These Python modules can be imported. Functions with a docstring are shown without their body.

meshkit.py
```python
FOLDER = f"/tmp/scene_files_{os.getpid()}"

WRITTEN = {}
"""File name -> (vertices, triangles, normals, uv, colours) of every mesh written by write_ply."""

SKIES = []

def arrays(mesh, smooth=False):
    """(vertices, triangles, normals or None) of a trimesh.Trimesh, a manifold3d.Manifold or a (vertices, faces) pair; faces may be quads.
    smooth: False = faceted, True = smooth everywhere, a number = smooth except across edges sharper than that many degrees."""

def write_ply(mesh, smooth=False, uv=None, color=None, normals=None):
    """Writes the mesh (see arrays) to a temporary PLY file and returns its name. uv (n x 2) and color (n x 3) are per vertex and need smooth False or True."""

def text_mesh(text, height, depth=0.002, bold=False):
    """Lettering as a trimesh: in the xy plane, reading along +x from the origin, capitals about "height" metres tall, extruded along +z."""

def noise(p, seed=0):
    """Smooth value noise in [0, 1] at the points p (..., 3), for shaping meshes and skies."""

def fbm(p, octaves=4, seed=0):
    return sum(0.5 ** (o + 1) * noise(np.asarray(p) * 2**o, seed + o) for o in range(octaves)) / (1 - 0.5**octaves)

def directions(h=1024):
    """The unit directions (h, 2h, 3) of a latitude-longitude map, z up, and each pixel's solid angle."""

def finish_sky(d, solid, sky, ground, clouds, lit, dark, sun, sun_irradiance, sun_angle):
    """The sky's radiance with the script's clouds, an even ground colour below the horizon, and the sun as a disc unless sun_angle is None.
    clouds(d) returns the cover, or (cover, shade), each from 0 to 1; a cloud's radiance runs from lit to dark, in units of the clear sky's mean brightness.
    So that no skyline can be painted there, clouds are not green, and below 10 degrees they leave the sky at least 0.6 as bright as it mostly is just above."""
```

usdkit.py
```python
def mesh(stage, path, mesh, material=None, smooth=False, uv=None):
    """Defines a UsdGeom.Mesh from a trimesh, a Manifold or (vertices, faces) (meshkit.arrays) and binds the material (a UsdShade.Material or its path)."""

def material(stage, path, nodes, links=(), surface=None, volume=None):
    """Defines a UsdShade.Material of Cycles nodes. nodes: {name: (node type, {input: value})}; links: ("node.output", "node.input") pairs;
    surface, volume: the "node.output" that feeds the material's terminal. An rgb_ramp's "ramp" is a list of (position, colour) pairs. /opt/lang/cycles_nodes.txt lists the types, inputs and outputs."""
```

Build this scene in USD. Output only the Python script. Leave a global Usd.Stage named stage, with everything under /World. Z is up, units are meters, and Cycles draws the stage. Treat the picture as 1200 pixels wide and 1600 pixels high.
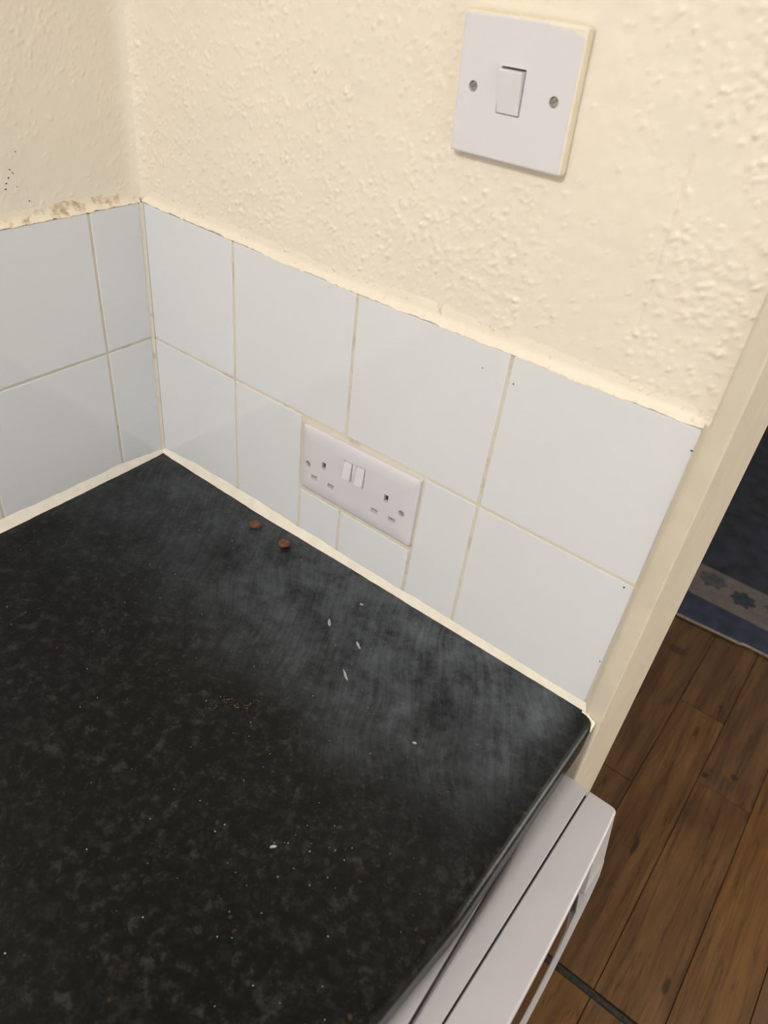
import math, random
import numpy as np, trimesh, usdkit, meshkit, manifold3d
from manifold3d import Manifold
from pxr import Usd, UsdGeom, UsdLux, UsdShade, Gf, Sdf
from shapely.geometry import Polygon

stage = Usd.Stage.CreateInMemory()
UsdGeom.SetStageUpAxis(stage, UsdGeom.Tokens.z)
UsdGeom.SetStageMetersPerUnit(stage, 1.0)
world = UsdGeom.Xform.Define(stage, '/World')
stage.SetDefaultPrim(world.GetPrim())
UsdGeom.Scope.Define(stage, '/World/Looks')
H = 0.9                                    # worktop height; all z below are measured from the worktop top

# ------------------------------------------------------------------ camera
cam = UsdGeom.Camera.Define(stage, '/World/camera')
F_PX = 1176.27
cam.CreateHorizontalApertureAttr(7.3)
cam.CreateVerticalApertureAttr(7.3 * 1600 / 1200)
cam.CreateFocalLengthAttr(7.3 * F_PX / 1200)
cam.CreateFStopAttr(2.2)
cam.CreateFocusDistanceAttr(0.78)
cam.CreateClippingRangeAttr(Gf.Vec2f(0.02, 100))
cam.CreateExposureAttr(1.3)
RC = np.array([[0.78788836, 0.6070663, 0.10345259], [0.44015364, -0.43764605, -0.78404765], [-0.43069328, 0.66327705, -0.61201867]])
CC = np.array([0.67558619, -0.50535315, 0.56484 + H])
M = np.eye(4)
M[:3, 0], M[:3, 1], M[:3, 2], M[:3, 3] = RC[0], -RC[1], -RC[2], CC
cam.AddTransformOp().Set(Gf.Matrix4d(*M.T.ravel().tolist()))

# ------------------------------------------------------------------ light: the kitchen's ceiling lamp and a weak hall lamp
def lamp(name, loc, radius, power, color):
    l = UsdLux.DiskLight.Define(stage, '/World/' + name)
    l.CreateRadiusAttr(radius); l.CreateIntensityAttr(power); l.CreateColorAttr(Gf.Vec3f(*color))
    l.AddTranslateOp().Set(Gf.Vec3d(loc[0], loc[1], loc[2] + H))
    return l
lamp('kitchen_ceiling_light', (0.45, -1.55, 1.46), 0.20, 30.0, (1.0, 0.985, 0.965))
lamp('hall_ceiling_light', (2.0, 1.3, 1.46), 0.15, 10.0, (1.0, 0.93, 0.82))
def side_light(name, y, z, w, h, power, color):       # a rectangle of light, facing -x
    l = UsdLux.RectLight.Define(stage, '/World/' + name)
    l.CreateWidthAttr(w); l.CreateHeightAttr(h); l.CreateIntensityAttr(power); l.CreateColorAttr(Gf.Vec3f(*color))
    l.AddTranslateOp().Set(Gf.Vec3d(2.585, y, z + H)); l.AddRotateXYZOp().Set(Gf.Vec3f(0, 90, 0))
side_light('hall_fill_light', 1.1, 0.35, 1.1, 0.9, 4.2, (1.0, 0.95, 0.86))  # added warm fill that brightens the door reveal; no hall window known
side_light('kitchen_daylight', -1.1, 0.5, 1.4, 1.7, 0.8, (0.95, 0.97, 1.0))

# ------------------------------------------------------------------ helpers
names = {}
def numbered(parent, name):
    k = (parent, name); n = names.get(k, 0); names[k] = n + 1
    return f'{parent}/{name}' + (f'_{n:03d}' if n else '')
base_of = {}
def meta(prim, label=None, cat=None, group=None, kind=None):
    for k, v in (('label', label), ('category', cat), ('group', group), ('kind', kind)):
        if v: prim.SetCustomDataByKey(k, v)
def thing(name, label, cat, base=(0, 0, 0), group=None, kind=None):
    p = numbered('/World', name)
    x = UsdGeom.Xform.Define(stage, p)
    x.AddTranslateOp().Set(Gf.Vec3d(base[0], base[1], base[2] + H))
    base_of[p] = np.array(base, float)
    meta(x.GetPrim(), label, cat, group, kind)
    return p
def arr(mesh):
    if hasattr(mesh, 'to_mesh'):
        m = mesh.to_mesh(); return np.array(m.vert_properties[:, :3], float), np.array(m.tri_verts)
    if isinstance(mesh, tuple):
        v, f = np.asarray(mesh[0], float), np.asarray(mesh[1], int)
        if f.shape[1] == 4: f = np.vstack([f[:, [0, 1, 2]], f[:, [0, 2, 3]]])
        return v, f
    return np.array(mesh.vertices, float), np.array(mesh.faces)
def part(parent, name, mesh, mat, smooth=35, label=None, kind=None, own=None):
    """A mesh under a thing or a part; vertices are given in worktop coordinates."""
    v, f = arr(mesh)
    root = '/'.join(parent.split('/')[:3])
    v = v - base_of[root]
    p = numbered(parent, name)
    m = usdkit.mesh(stage, p, (v, f), '/World/Looks/' + mat, smooth=smooth)
    meta(m.GetPrim(), label, None, None, kind)
    return p
def single(name, mesh, mat, label, cat, base, group=None, kind=None, smooth=35):
    """A thing that is one mesh."""
    v, f = arr(mesh)
    p = numbered('/World', name)
    m = usdkit.mesh(stage, p, (v - np.array(base), f), '/World/Looks/' + mat, smooth=smooth)
    m.AddTranslateOp().Set(Gf.Vec3d(base[0], base[1], base[2] + H))
    meta(m.GetPrim(), label, cat, group, kind)
    return p
def hull(pts): return Manifold.hull_points(np.asarray(pts, np.float64))
def box(x0, x1, y0, y1, z0, z1, b=0.0):
    if b <= 0:
        m = trimesh.creation.box([x1 - x0, y1 - y0, z1 - z0]); m.apply_translation([(x0 + x1) / 2, (y0 + y1) / 2, (z0 + z1) / 2]); return m
    pts = []
    for k in (0, .3, 1.0):                 # three-step rounded corners
        a, c = b * (1 - math.sin(k * math.pi / 2)), b * (1 - math.cos(k * math.pi / 2))
        for ix, iy, iz in ((a, c, b), (c, a, b), (a, b, c), (c, b, a), (b, a, c), (b, c, a)):
            for X in (x0 + ix, x1 - ix):
                for Y in (y0 + iy, y1 - iy):
                    for Z in (z0 + iz, z1 - iz): pts.append((X, Y, Z))
    return hull(pts)
RW = lambda P: np.stack([P[:, 0], -P[:, 2], P[:, 1]], 1)        # wall coordinates (along, up, out) to the right wall, tile faces at y = 0
LW = lambda P: np.stack([P[:, 2], P[:, 0], P[:, 1]], 1)         # the same for the left wall, tile faces at x = 0
def quadmap(q):
    q = np.array(q, float)                                      # TL, TR, BR, BL
    def go(u, v): return (np.outer((1 - u) * v, q[0]) + np.outer(u * v, q[1]) + np.outer(u * (1 - v), q[2]) + np.outer((1 - u) * (1 - v), q[3]))
    return go
def grid_faces(n, m):
    i, j = np.meshgrid(np.arange(n - 1), np.arange(m - 1), indexing='ij')
    a = i * m + j
    return np.stack([a, a + m, a + m + 1, a + 1], -1).reshape(-1, 4)
def sweep(paths, closed=False):
    """Rows of points (k profile points, n along, 3) as a sheet."""
    P = np.array(paths); k, n = P.shape[:2]
    f = grid_faces(k, n)
    return P.reshape(-1, 3), f
nz = lambda x, y=0.0, seed=0: meshkit.fbm(np.stack(np.broadcast_arrays(np.asarray(x, float), np.asarray(y, float), np.zeros(1)), -1), 3, seed) - 0.5

# ------------------------------------------------------------------ materials
def material(name, nodes, links, surface='p.BSDF'): usdkit.material(stage, '/World/Looks/' + name, nodes, links, surface=surface)
def plain(name, color, rough=0.5, vary=0.08, scale=40.0, bump=0.0, bscale=300.0, bdist=0.0005, **kw):
    c = np.array(color)
    nodes = {'g': ('geometry', {}), 'n': ('noise_texture', {'scale': scale, 'detail': 4.0}),
             'r': ('rgb_ramp', {'ramp': [(0.3, tuple(c * (1 - vary))), (0.7, tuple(c * (1 + vary)))]}),
             'p': ('principled_bsdf', {'roughness': rough, **kw})}
    links = [('g.position', 'n.vector'), ('n.fac', 'r.fac'), ('r.color', 'p.base_color')]
    if bump:
        nodes['b'] = ('noise_texture', {'scale': bscale, 'detail': 3.0}); nodes['u'] = ('bump', {'strength': bump, 'distance': bdist})
        links += [('g.position', 'b.vector'), ('b.fac', 'u.height'), ('u.normal', 'p.normal')]
    material(name, nodes, links)
plain('plaster_paint', (0.805, 0.735, 0.62), 0.5, 0.02, 9, 0.25, 500, 0.0005)
plain('flat_paint', (0.80, 0.76, 0.68), 0.6, 0.02, 9)
plain('lining_paint', (0.64, 0.575, 0.46), 0.38, 0.05, 30, 0.1, 160, 0.0008)
plain('tile_glaze', (0.715, 0.725, 0.74), 0.09, 0.01, 6, 0.06, 14, 0.002)
plain('sealant', (0.83, 0.77, 0.65), 0.45, 0.06, 60, 0.3, 300)
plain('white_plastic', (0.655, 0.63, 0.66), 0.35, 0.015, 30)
plain('rocker_plastic', (0.69, 0.67, 0.70), 0.3, 0.01, 30)
plain('shutter_dark', (0.03, 0.032, 0.035), 0.5)
plain('shutter_grey', (0.30, 0.29, 0.29), 0.5)
plain('screw_metal', (0.33, 0.32, 0.28), 0.45, 0.15, 300, metallic=0.6)
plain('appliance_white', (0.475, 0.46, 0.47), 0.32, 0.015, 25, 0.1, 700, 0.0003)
plain('appliance_seal', (0.05, 0.05, 0.05), 0.7)
plain('black_gap', (0.016, 0.0145, 0.013), 0.8, 0.9, 170, 0.5, 200, 0.002)
plain('crumb_brown', (0.13, 0.045, 0.015), 0.6, 0.6, 350, 0.8, 500, 0.001)
plain('crumb_rust', (0.08, 0.038, 0.02), 0.7, 0.4, 300)
plain('fleck_white', (0.34, 0.34, 0.33), 0.6, 0.2, 300)
plain('rug_navy', (0.020, 0.026, 0.055), 0.95, 0.45, 25, 0.8, 900, 0.002)
plain('rug_field', (0.014, 0.017, 0.032), 0.95, 0.6, 18, 0.8, 900, 0.002)
plain('rug_band', (0.115, 0.095, 0.098), 0.95, 0.2, 60, 0.8, 900, 0.002)
plain('rug_flower', (0.018, 0.027, 0.045), 0.95, 0.5, 80, 0.8, 900, 0.002)
plain('rug_flower_faded', (0.05, 0.055, 0.07), 0.95, 0.4, 80, 0.8, 900, 0.002)
plain('rug_binding', (0.22, 0.20, 0.18), 0.9, 0.3, 80, 0.5, 500)
plain('ceiling_paint', (0.78, 0.77, 0.74), 0.8)

# grout and paint with dirt of its own
def dirty(name, clean, dirt, lo, hi, scale, rough, stretch=(1, 1, 1)):
    material(name, {'g': ('geometry', {}), 'm': ('mapping', {'mapping_type': 'point', 'scale': stretch}), 'n': ('noise_texture', {'scale': scale, 'detail': 5.0, 'roughness': 0.65}),
                    'r': ('rgb_ramp', {'ramp': [(lo, clean), (hi, dirt)]}), 'u': ('bump', {'strength': 0.5, 'distance': 0.0008}), 'p': ('principled_bsdf', {'roughness': rough})},
             [('g.position', 'm.vector'), ('m.vector', 'n.vector'), ('n.fac', 'r.fac'), ('r.color', 'p.base_color'), ('n.fac', 'u.height'), ('u.normal', 'p.normal')])
dirty('grout', (0.66, 0.61, 0.50), (0.46, 0.38, 0.27), 0.54, 0.74, 35, 0.8)
dirty('paint_ledge', (0.805, 0.735, 0.61), (0.50, 0.36, 0.19), 0.60, 0.78, 70, 0.5)
dirty('paint_ledge_dirty', (0.80, 0.72, 0.575), (0.40, 0.23, 0.10), 0.53, 0.74, 75, 0.5)
dirty('switch_paint', (0.85, 0.77, 0.60), (0.80, 0.70, 0.50), 0.5, 0.7, 80, 0.45)

# worktop laminate: black, mottled grey-green, rare rusty flecks; dry dust and painted tile sheen in wiped arcs along the right wall
def worktop_material():
    N, L = {}, []
    N['g'] = ('geometry', {})
    N['w'] = ('noise_texture', {'scale': 60.0, 'detail': 3.0})
    N['wv'] = ('vector_math', {'math_type': 'multiply_add', 'vector2': (0.012, 0.012, 0.012)})
    L += [('g.position', 'w.vector'), ('w.color', 'wv.vector1'), ('g.position', 'wv.vector3')]
    N['v1'] = ('voronoi_texture', {'feature': 'f1', 'scale': 120.0}); L.append(('wv.vector', 'v1.vector'))
    N['n1'] = ('noise_texture', {'scale': 120.0, 'detail': 6.0, 'roughness': 0.68, 'distortion': 0.25}); L.append(('g.position', 'n1.vector'))
    N['r1'] = ('rgb_ramp', {'ramp': [(0.40, (0.0010, 0.0009, 0.0008)), (0.50, (0.0022, 0.0021, 0.0019)), (0.56, (0.0074, 0.0075, 0.0070)), (0.70, (0.0130, 0.0132, 0.0124))]}); L.append(('n1.fac', 'r1.fac'))
    N['sv'] = ('separate_color', {}); L.append(('v1.color', 'sv.color'))
    N['rv'] = ('rgb_ramp', {'ramp': [(0.0, (0.5, 0.5, 0.5)), (0.6, (0.9, 0.9, 0.9)), (0.8, (1.3, 1.3, 1.3)), (1.0, (2.1, 2.15, 2.1))]}); L.append(('sv.r', 'rv.fac'))
    N['m1'] = ('mix', {'mix_type': 'multiply', 'fac': 1.0}); L += [('r1.color', 'm1.color1'), ('rv.color', 'm1.color2')]
    # fine pale flecks
    N['v3'] = ('voronoi_texture', {'feature': 'f1', 'scale': 330.0}); L.append(('wv.vector', 'v3.vector'))
    N['c3'] = ('separate_color', {}); L.append(('v3.color', 'c3.color'))
    N['t3'] = ('map_range', {'from_min': 0.74, 'from_max': 0.98, 'to_min': 0.0, 'to_max': 1.0, 'clamp': True}); L.append(('c3.b', 't3.value'))
    N['d3'] = ('map_range', {'from_min': 0.50, 'from_max': 0.22, 'to_min': 0.0, 'to_max': 0.75, 'clamp': True}); L.append(('v3.distance', 'd3.value'))
    N['f3'] = ('math', {'math_type': 'multiply'}); L += [('t3.result', 'f3.value1'), ('d3.result', 'f3.value2')]
    N['f4'] = ('math', {'math_type': 'multiply'}); L += [('f3.value', 'f4.value1'), ('n1.fac', 'f4.value2')]
    N['mp'] = ('mix', {'mix_type': 'mix', 'color2': (0.034, 0.035, 0.034)}); L += [('f4.value', 'mp.fac'), ('m1.color', 'mp.color1')]
    # rusty flecks
    N['v2'] = ('voronoi_texture', {'feature': 'f1', 'scale': 190.0}); L.append(('wv.vector', 'v2.vector'))
    N['c2'] = ('separate_color', {}); L.append(('v2.color', 'c2.color'))
    N['t2'] = ('map_range', {'from_min': 0.955, 'from_max': 0.985, 'to_min': 0.0, 'to_max': 1.0, 'clamp': True}); L.append(('c2.g', 't2.value'))
    N['d2'] = ('map_range', {'from_min': 0.38, 'from_max': 0.16, 'to_min': 0.0, 'to_max': 0.7, 'clamp': True}); L.append(('v2.distance', 'd2.value'))
    N['f2'] = ('math', {'math_type': 'multiply'}); L += [('t2.result', 'f2.value1'), ('d2.result', 'f2.value2')]
    N['m2'] = ('mix', {'mix_type': 'mix', 'color2': (0.06, 0.030, 0.014)}); L += [('f2.value', 'm2.fac'), ('mp.color', 'm2.color1')]
    # dust: a band along the right wall that widens to the right, in wiped streaks; bluish tint and corner end paint in the tiles' sheen
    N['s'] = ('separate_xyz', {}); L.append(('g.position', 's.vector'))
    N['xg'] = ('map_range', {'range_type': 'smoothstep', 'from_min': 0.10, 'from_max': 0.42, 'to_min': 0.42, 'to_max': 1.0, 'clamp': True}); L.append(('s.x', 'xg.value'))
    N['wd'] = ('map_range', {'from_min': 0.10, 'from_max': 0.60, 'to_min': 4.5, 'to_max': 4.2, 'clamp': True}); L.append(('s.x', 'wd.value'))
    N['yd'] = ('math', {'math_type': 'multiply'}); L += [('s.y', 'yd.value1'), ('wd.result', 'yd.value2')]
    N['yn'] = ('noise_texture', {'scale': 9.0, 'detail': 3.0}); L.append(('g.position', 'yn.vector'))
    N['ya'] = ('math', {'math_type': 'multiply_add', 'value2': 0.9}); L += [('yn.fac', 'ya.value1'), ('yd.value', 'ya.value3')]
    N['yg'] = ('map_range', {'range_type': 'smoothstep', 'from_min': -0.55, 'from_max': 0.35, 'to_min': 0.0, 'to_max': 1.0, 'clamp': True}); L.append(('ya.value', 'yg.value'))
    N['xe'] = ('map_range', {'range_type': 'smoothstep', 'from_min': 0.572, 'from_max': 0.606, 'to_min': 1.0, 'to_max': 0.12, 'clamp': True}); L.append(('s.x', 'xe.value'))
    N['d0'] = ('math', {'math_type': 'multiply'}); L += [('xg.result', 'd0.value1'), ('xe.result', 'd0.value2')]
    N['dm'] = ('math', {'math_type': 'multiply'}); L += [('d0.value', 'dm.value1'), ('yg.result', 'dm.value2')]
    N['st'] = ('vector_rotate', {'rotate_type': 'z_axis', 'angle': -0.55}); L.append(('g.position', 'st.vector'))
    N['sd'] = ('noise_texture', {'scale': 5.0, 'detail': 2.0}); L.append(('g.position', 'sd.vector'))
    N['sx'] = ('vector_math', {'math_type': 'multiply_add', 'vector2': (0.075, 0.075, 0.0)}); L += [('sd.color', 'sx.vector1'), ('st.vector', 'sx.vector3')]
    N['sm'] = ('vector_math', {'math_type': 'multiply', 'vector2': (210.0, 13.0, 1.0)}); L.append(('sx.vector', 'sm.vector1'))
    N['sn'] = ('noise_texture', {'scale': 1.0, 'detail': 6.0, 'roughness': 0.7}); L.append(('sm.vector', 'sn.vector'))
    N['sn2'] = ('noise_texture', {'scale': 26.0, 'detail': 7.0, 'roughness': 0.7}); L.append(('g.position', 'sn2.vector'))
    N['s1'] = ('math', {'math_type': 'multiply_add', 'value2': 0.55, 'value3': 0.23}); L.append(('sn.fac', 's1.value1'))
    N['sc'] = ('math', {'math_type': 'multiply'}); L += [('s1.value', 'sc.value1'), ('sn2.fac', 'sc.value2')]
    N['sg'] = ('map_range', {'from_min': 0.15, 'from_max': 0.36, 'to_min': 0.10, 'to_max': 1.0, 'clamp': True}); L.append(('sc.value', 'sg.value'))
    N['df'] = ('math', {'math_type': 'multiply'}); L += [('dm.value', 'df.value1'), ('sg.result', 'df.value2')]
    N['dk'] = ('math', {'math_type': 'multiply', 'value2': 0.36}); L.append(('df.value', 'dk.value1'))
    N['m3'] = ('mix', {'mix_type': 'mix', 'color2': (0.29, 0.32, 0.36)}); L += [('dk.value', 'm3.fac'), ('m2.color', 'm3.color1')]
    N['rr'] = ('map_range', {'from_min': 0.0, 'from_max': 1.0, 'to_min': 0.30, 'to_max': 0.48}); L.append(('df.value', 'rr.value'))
    N['bn'] = ('noise_texture', {'scale': 420.0, 'detail': 2.0}); L.append(('g.position', 'bn.vector'))
    N['bu'] = ('bump', {'strength': 0.25, 'distance': 0.0006}); L.append(('bn.fac', 'bu.height'))
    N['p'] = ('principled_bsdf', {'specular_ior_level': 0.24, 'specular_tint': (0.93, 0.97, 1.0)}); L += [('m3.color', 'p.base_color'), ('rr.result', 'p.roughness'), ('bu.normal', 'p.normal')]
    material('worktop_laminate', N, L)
worktop_material()

# lacquered boards: grain along y, tone by board, knots where the boards have them
def wood(name, dark, light, seed):
    N, L = {}, []
    N['g'] = ('geometry', {})
    N['o'] = ('object_info', {})
    N['mp'] = ('mapping', {'mapping_type': 'point', 'scale': (14.0, 1.3, 1.0), 'location': (seed * 3.1, seed * 7.7, 0)}); L.append(('g.position', 'mp.vector'))
    N['n'] = ('noise_texture', {'scale': 2.2, 'detail': 6.0, 'roughness': 0.6, 'distortion': 0.7}); L.append(('mp.vector', 'n.vector'))
    N['r'] = ('rgb_ramp', {'ramp': [(0.30, tuple(np.array(dark) * 0.7)), (0.45, dark), (0.62, light), (0.8, tuple(np.array(light) * 0.85))]}); L.append(('n.fac', 'r.fac'))
    N['mf'] = ('mapping', {'mapping_type': 'point', 'scale': (240.0, 9.0, 1.0)}); L.append(('g.position', 'mf.vector'))
    N['nf'] = ('noise_texture', {'scale': 1.0, 'detail': 3.0}); L.append(('mf.vector', 'nf.vector'))
    N['rf'] = ('rgb_ramp', {'ramp': [(0.3, (0.72, 0.72, 0.72)), (0.6, (1.05, 1.05, 1.05))]}); L.append(('nf.fac', 'rf.fac'))
    N['mm'] = ('mix', {'mix_type': 'multiply', 'fac': 0.8}); L += [('r.color', 'mm.color1'), ('rf.color', 'mm.color2')]
    N['wn'] = ('noise_texture', {'scale': 45.0, 'detail': 2.0}); L.append(('g.position', 'wn.vector'))
    N['wp'] = ('vector_math', {'math_type': 'multiply_add', 'vector2': (0.012, 0.012, 0.0)}); L += [('wn.color', 'wp.vector1'), ('g.position', 'wp.vector3')]
    N['mv'] = ('mapping', {'mapping_type': 'point', 'scale': (15.0, 0.75, 1.0), 'location': (seed * 5.3, seed * 2.9, 0)}); L.append(('g.position', 'mv.vector'))
    N['nv'] = ('noise_texture', {'scale': 1.7, 'detail': 4.0, 'roughness': 0.5, 'distortion': 0.1}); L.append(('mv.vector', 'nv.vector'))
    N['rv'] = ('rgb_ramp', {'ramp': [(0.40, (1, 1, 1)), (0.438, (0.88, 0.86, 0.84)), (0.448, (0.45, 0.40, 0.36)), (0.458, (0.9, 0.88, 0.86)), (0.50, (1, 1, 1)), (0.575, (1, 1, 1)), (0.582, (0.6, 0.56, 0.52)), (0.60, (1, 1, 1))]}); L.append(('nv.fac', 'rv.fac'))
    N['mw'] = ('mix', {'mix_type': 'multiply', 'fac': 0.9}); L += [('mm.color', 'mw.color1'), ('rv.color', 'mw.color2')]
    last = 'mw.color'
    for i, (x, y, sx, sy, k) in enumerate([(0.783, 0.840, 0.010, 0.010, 0.95), (0.842, 0.880, 0.011, 0.012, 0.9), (0.751, 1.061, 0.006, 0.030, 0.85), (0.728, 0.945, 0.005, 0.025, 0.7),
                                           (0.725, 0.563, 0.006, 0.030, 0.9), (0.877, 0.345, 0.008, 0.022, 0.85), (0.594, 1.18, 0.03, 0.02, 0.7), (0.80, 0.73, 0.04, 0.06, 0.35), (0.81, 0.85, 0.05, 0.03, 0.3)]):
        N[f'a{i}'] = ('vector_math', {'math_type': 'subtract', 'vector2': (x, y, 0.0)}); L.append(('wp.vector', f'a{i}.vector1'))
        N[f'b{i}'] = ('vector_math', {'math_type': 'multiply', 'vector2': (1 / sx, 1 / sy, 0.0)}); L.append((f'a{i}.vector', f'b{i}.vector1'))
        N[f'l{i}'] = ('vector_math', {'math_type': 'length'}); L.append((f'b{i}.vector', f'l{i}.vector1'))
        N[f'k{i}'] = ('map_range', {'range_type': 'smoothstep', 'from_min': 1.05, 'from_max': 0.5, 'to_min': 0.0, 'to_max': k, 'clamp': True}); L.append((f'l{i}.value', f'k{i}.value'))
        N[f'x{i}'] = ('mix', {'mix_type': 'mix', 'color2': (0.022, 0.010, 0.005)}); L += [(f'k{i}.result', f'x{i}.fac'), (last, f'x{i}.color1')]
        last = f'x{i}.color'
    N['p'] = ('principled_bsdf', {'roughness': 0.38, 'specular_ior_level': 0.35}); L.append((last, 'p.base_color'))
    material(name, N, L)
wood('wood_brown', (0.092, 0.042, 0.014), (0.138, 0.069, 0.024), 0)
wood('wood_dark', (0.070, 0.033, 0.014), (0.108, 0.054, 0.022), 1)
wood('wood_orange', (0.100, 0.044, 0.011), (0.142, 0.068, 0.018), 2)

# ------------------------------------------------------------------ setting: walls
ZT = 0.3125                                      # top of the tiling
def relief(A, B, seed, coarse=None, gain=1.0):
    """Height (towards the room) of the hand-textured plaster at wall coordinates (A along, B up)."""
    rng = np.random.default_rng(seed)
    h = 0.0007 * (meshkit.fbm(np.stack([A * 30, B * 30, A * 0], -1), 3, seed) - 0.5) + 0.0010 * (meshkit.fbm(np.stack([A * 8, B * 8, A * 0], -1), 2, seed + 5) - 0.5)
    a0, a1, b0, b1 = A.min(), A.max(), B.min(), B.max()
    da, db = A[1, 0] - A[0, 0], B[0, 1] - B[0, 0]
    h += 0.00045 * (meshkit.fbm(np.stack([A * 130, B * 130, A * 0], -1), 3, seed + 2) - 0.5)
    n = int((a1 - a0) * (b1 - b0) * 46000)
    pa, pb = rng.uniform(a0, a1, n), rng.uniform(b0, b1, n)
    dens = meshkit.fbm(np.stack([pa * 22, pb * 22, pa * 0], -1), 3, seed + 9)
    keep = dens + rng.uniform(-0.25, 0.25, n) > 0.46
    if coarse is not None: keep &= ~((pa > coarse - 0.09) & (pa < coarse) & (rng.uniform(0, 1, n) > 0.35))
    for u, v in zip(pa[keep], pb[keep]):
        big = coarse is not None and u > coarse
        r = rng.uniform(0.0010, 0.0022) * (1.25 if big else 1.0); k = rng.uniform(0.00022, 0.0006) * (1.2 if big else 1.0)
        el, an = rng.uniform(0.6, 1.0), rng.uniform(0, math.pi)
        R = 3 * r
        i0, i1 = max(0, int((u - R - a0) / da)), min(A.shape[0], int((u + R - a0) / da) + 2)
        j0, j1 = max(0, int((v - R - b0) / db)), min(A.shape[1], int((v + R - b0) / db) + 2)
        x, y = A[i0:i1, j0:j1] - u, B[i0:i1, j0:j1] - v
        p, q = x * math.cos(an) + y * math.sin(an), (y * math.cos(an) - x * math.sin(an)) / el
        h[i0:i1, j0:j1] += k * np.exp(-((p * p + q * q) / (r * r)) ** 1.3)
    return h * gain
def plaster_patch(a0, a1, b0, b1, seed, fmap, coarse=None, step=0.0013, crack=None, back=-0.0055, gain=1.0, corner=1):
    n, m = int((a1 - a0) / step), int((b1 - b0) / step)
    A, B = np.meshgrid(np.linspace(a0, a1, n), np.linspace(b0, b1, m), indexing='ij')
    h = relief(A, B, seed, coarse, gain)
    if crack:
        cx = crack[0] + 0.0012 * nz(B * 25, 0, 3)
        h -= 0.0008 * np.exp(-((A - cx) / 0.0008) ** 2) * ((B > crack[1]) & (B < crack[2]))
    fade = np.clip((b1 - B) / 0.02, 0, 1)
    s_ = np.clip((A * corner + 0.0055) / 0.022, 0, 1)            # softly rounded inner corner
    D = back + h * fade + 0.0075 * (1 - s_) ** 2.6 * np.clip((B - 0.30) / 0.03, 0.25, 1)
    f = grid_faces(n, m)
    return fmap(np.stack([A, B, D], -1).reshape(-1, 3)), f

wr = thing('wall_right', 'cream painted wall with bumpy plaster, light switch and white tiled splashback with the double socket', 'wall', (0, 0, -H), kind='structure')
part(wr, 'masonry', trimesh.util.concatenate([box(-0.25, 0.598, 0.012, 0.215, -H, 1.5), box(1.44, 2.6, 0.006, 0.215, -H, 1.5), box(0.598, 1.44, 0.012, 0.215, 1.15, 1.5)]), 'flat_paint', False)
part(wr, 'plaster', plaster_patch(-0.012, 0.606, 0.300, 0.640, 11, RW, coarse=0.532, crack=(0.5315, 0.362, 0.475), gain=1.4, corner=1), 'plaster_paint', True)
part(wr, 'plaster', box(-0.012, 0.606, 0.0055, 0.0125, 0.6399, 1.5), 'plaster_paint', False)
wl = thing('wall_left', 'cream painted wall on the left of the corner above plain white tiles', 'wall', (0, 0, -H), kind='structure')
part(wl, 'masonry', box(-0.25, -0.012, -2.6, 0.011, -H, 1.5), 'flat_paint', False)
part(wl, 'plaster', plaster_patch(-0.36, 0.010, 0.300, 0.640, 23, LW, gain=0.75, corner=-1), 'plaster_paint', True)
part(wl, 'plaster', box(-0.0125, -0.0055, -2.6, 0.010, 0.6399, 1.5), 'plaster_paint', False)
part(wl, 'plaster', box(-0.0125, -0.0055, -2.6, -0.36, 0.3, 0.6399), 'plaster_paint', False)

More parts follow.
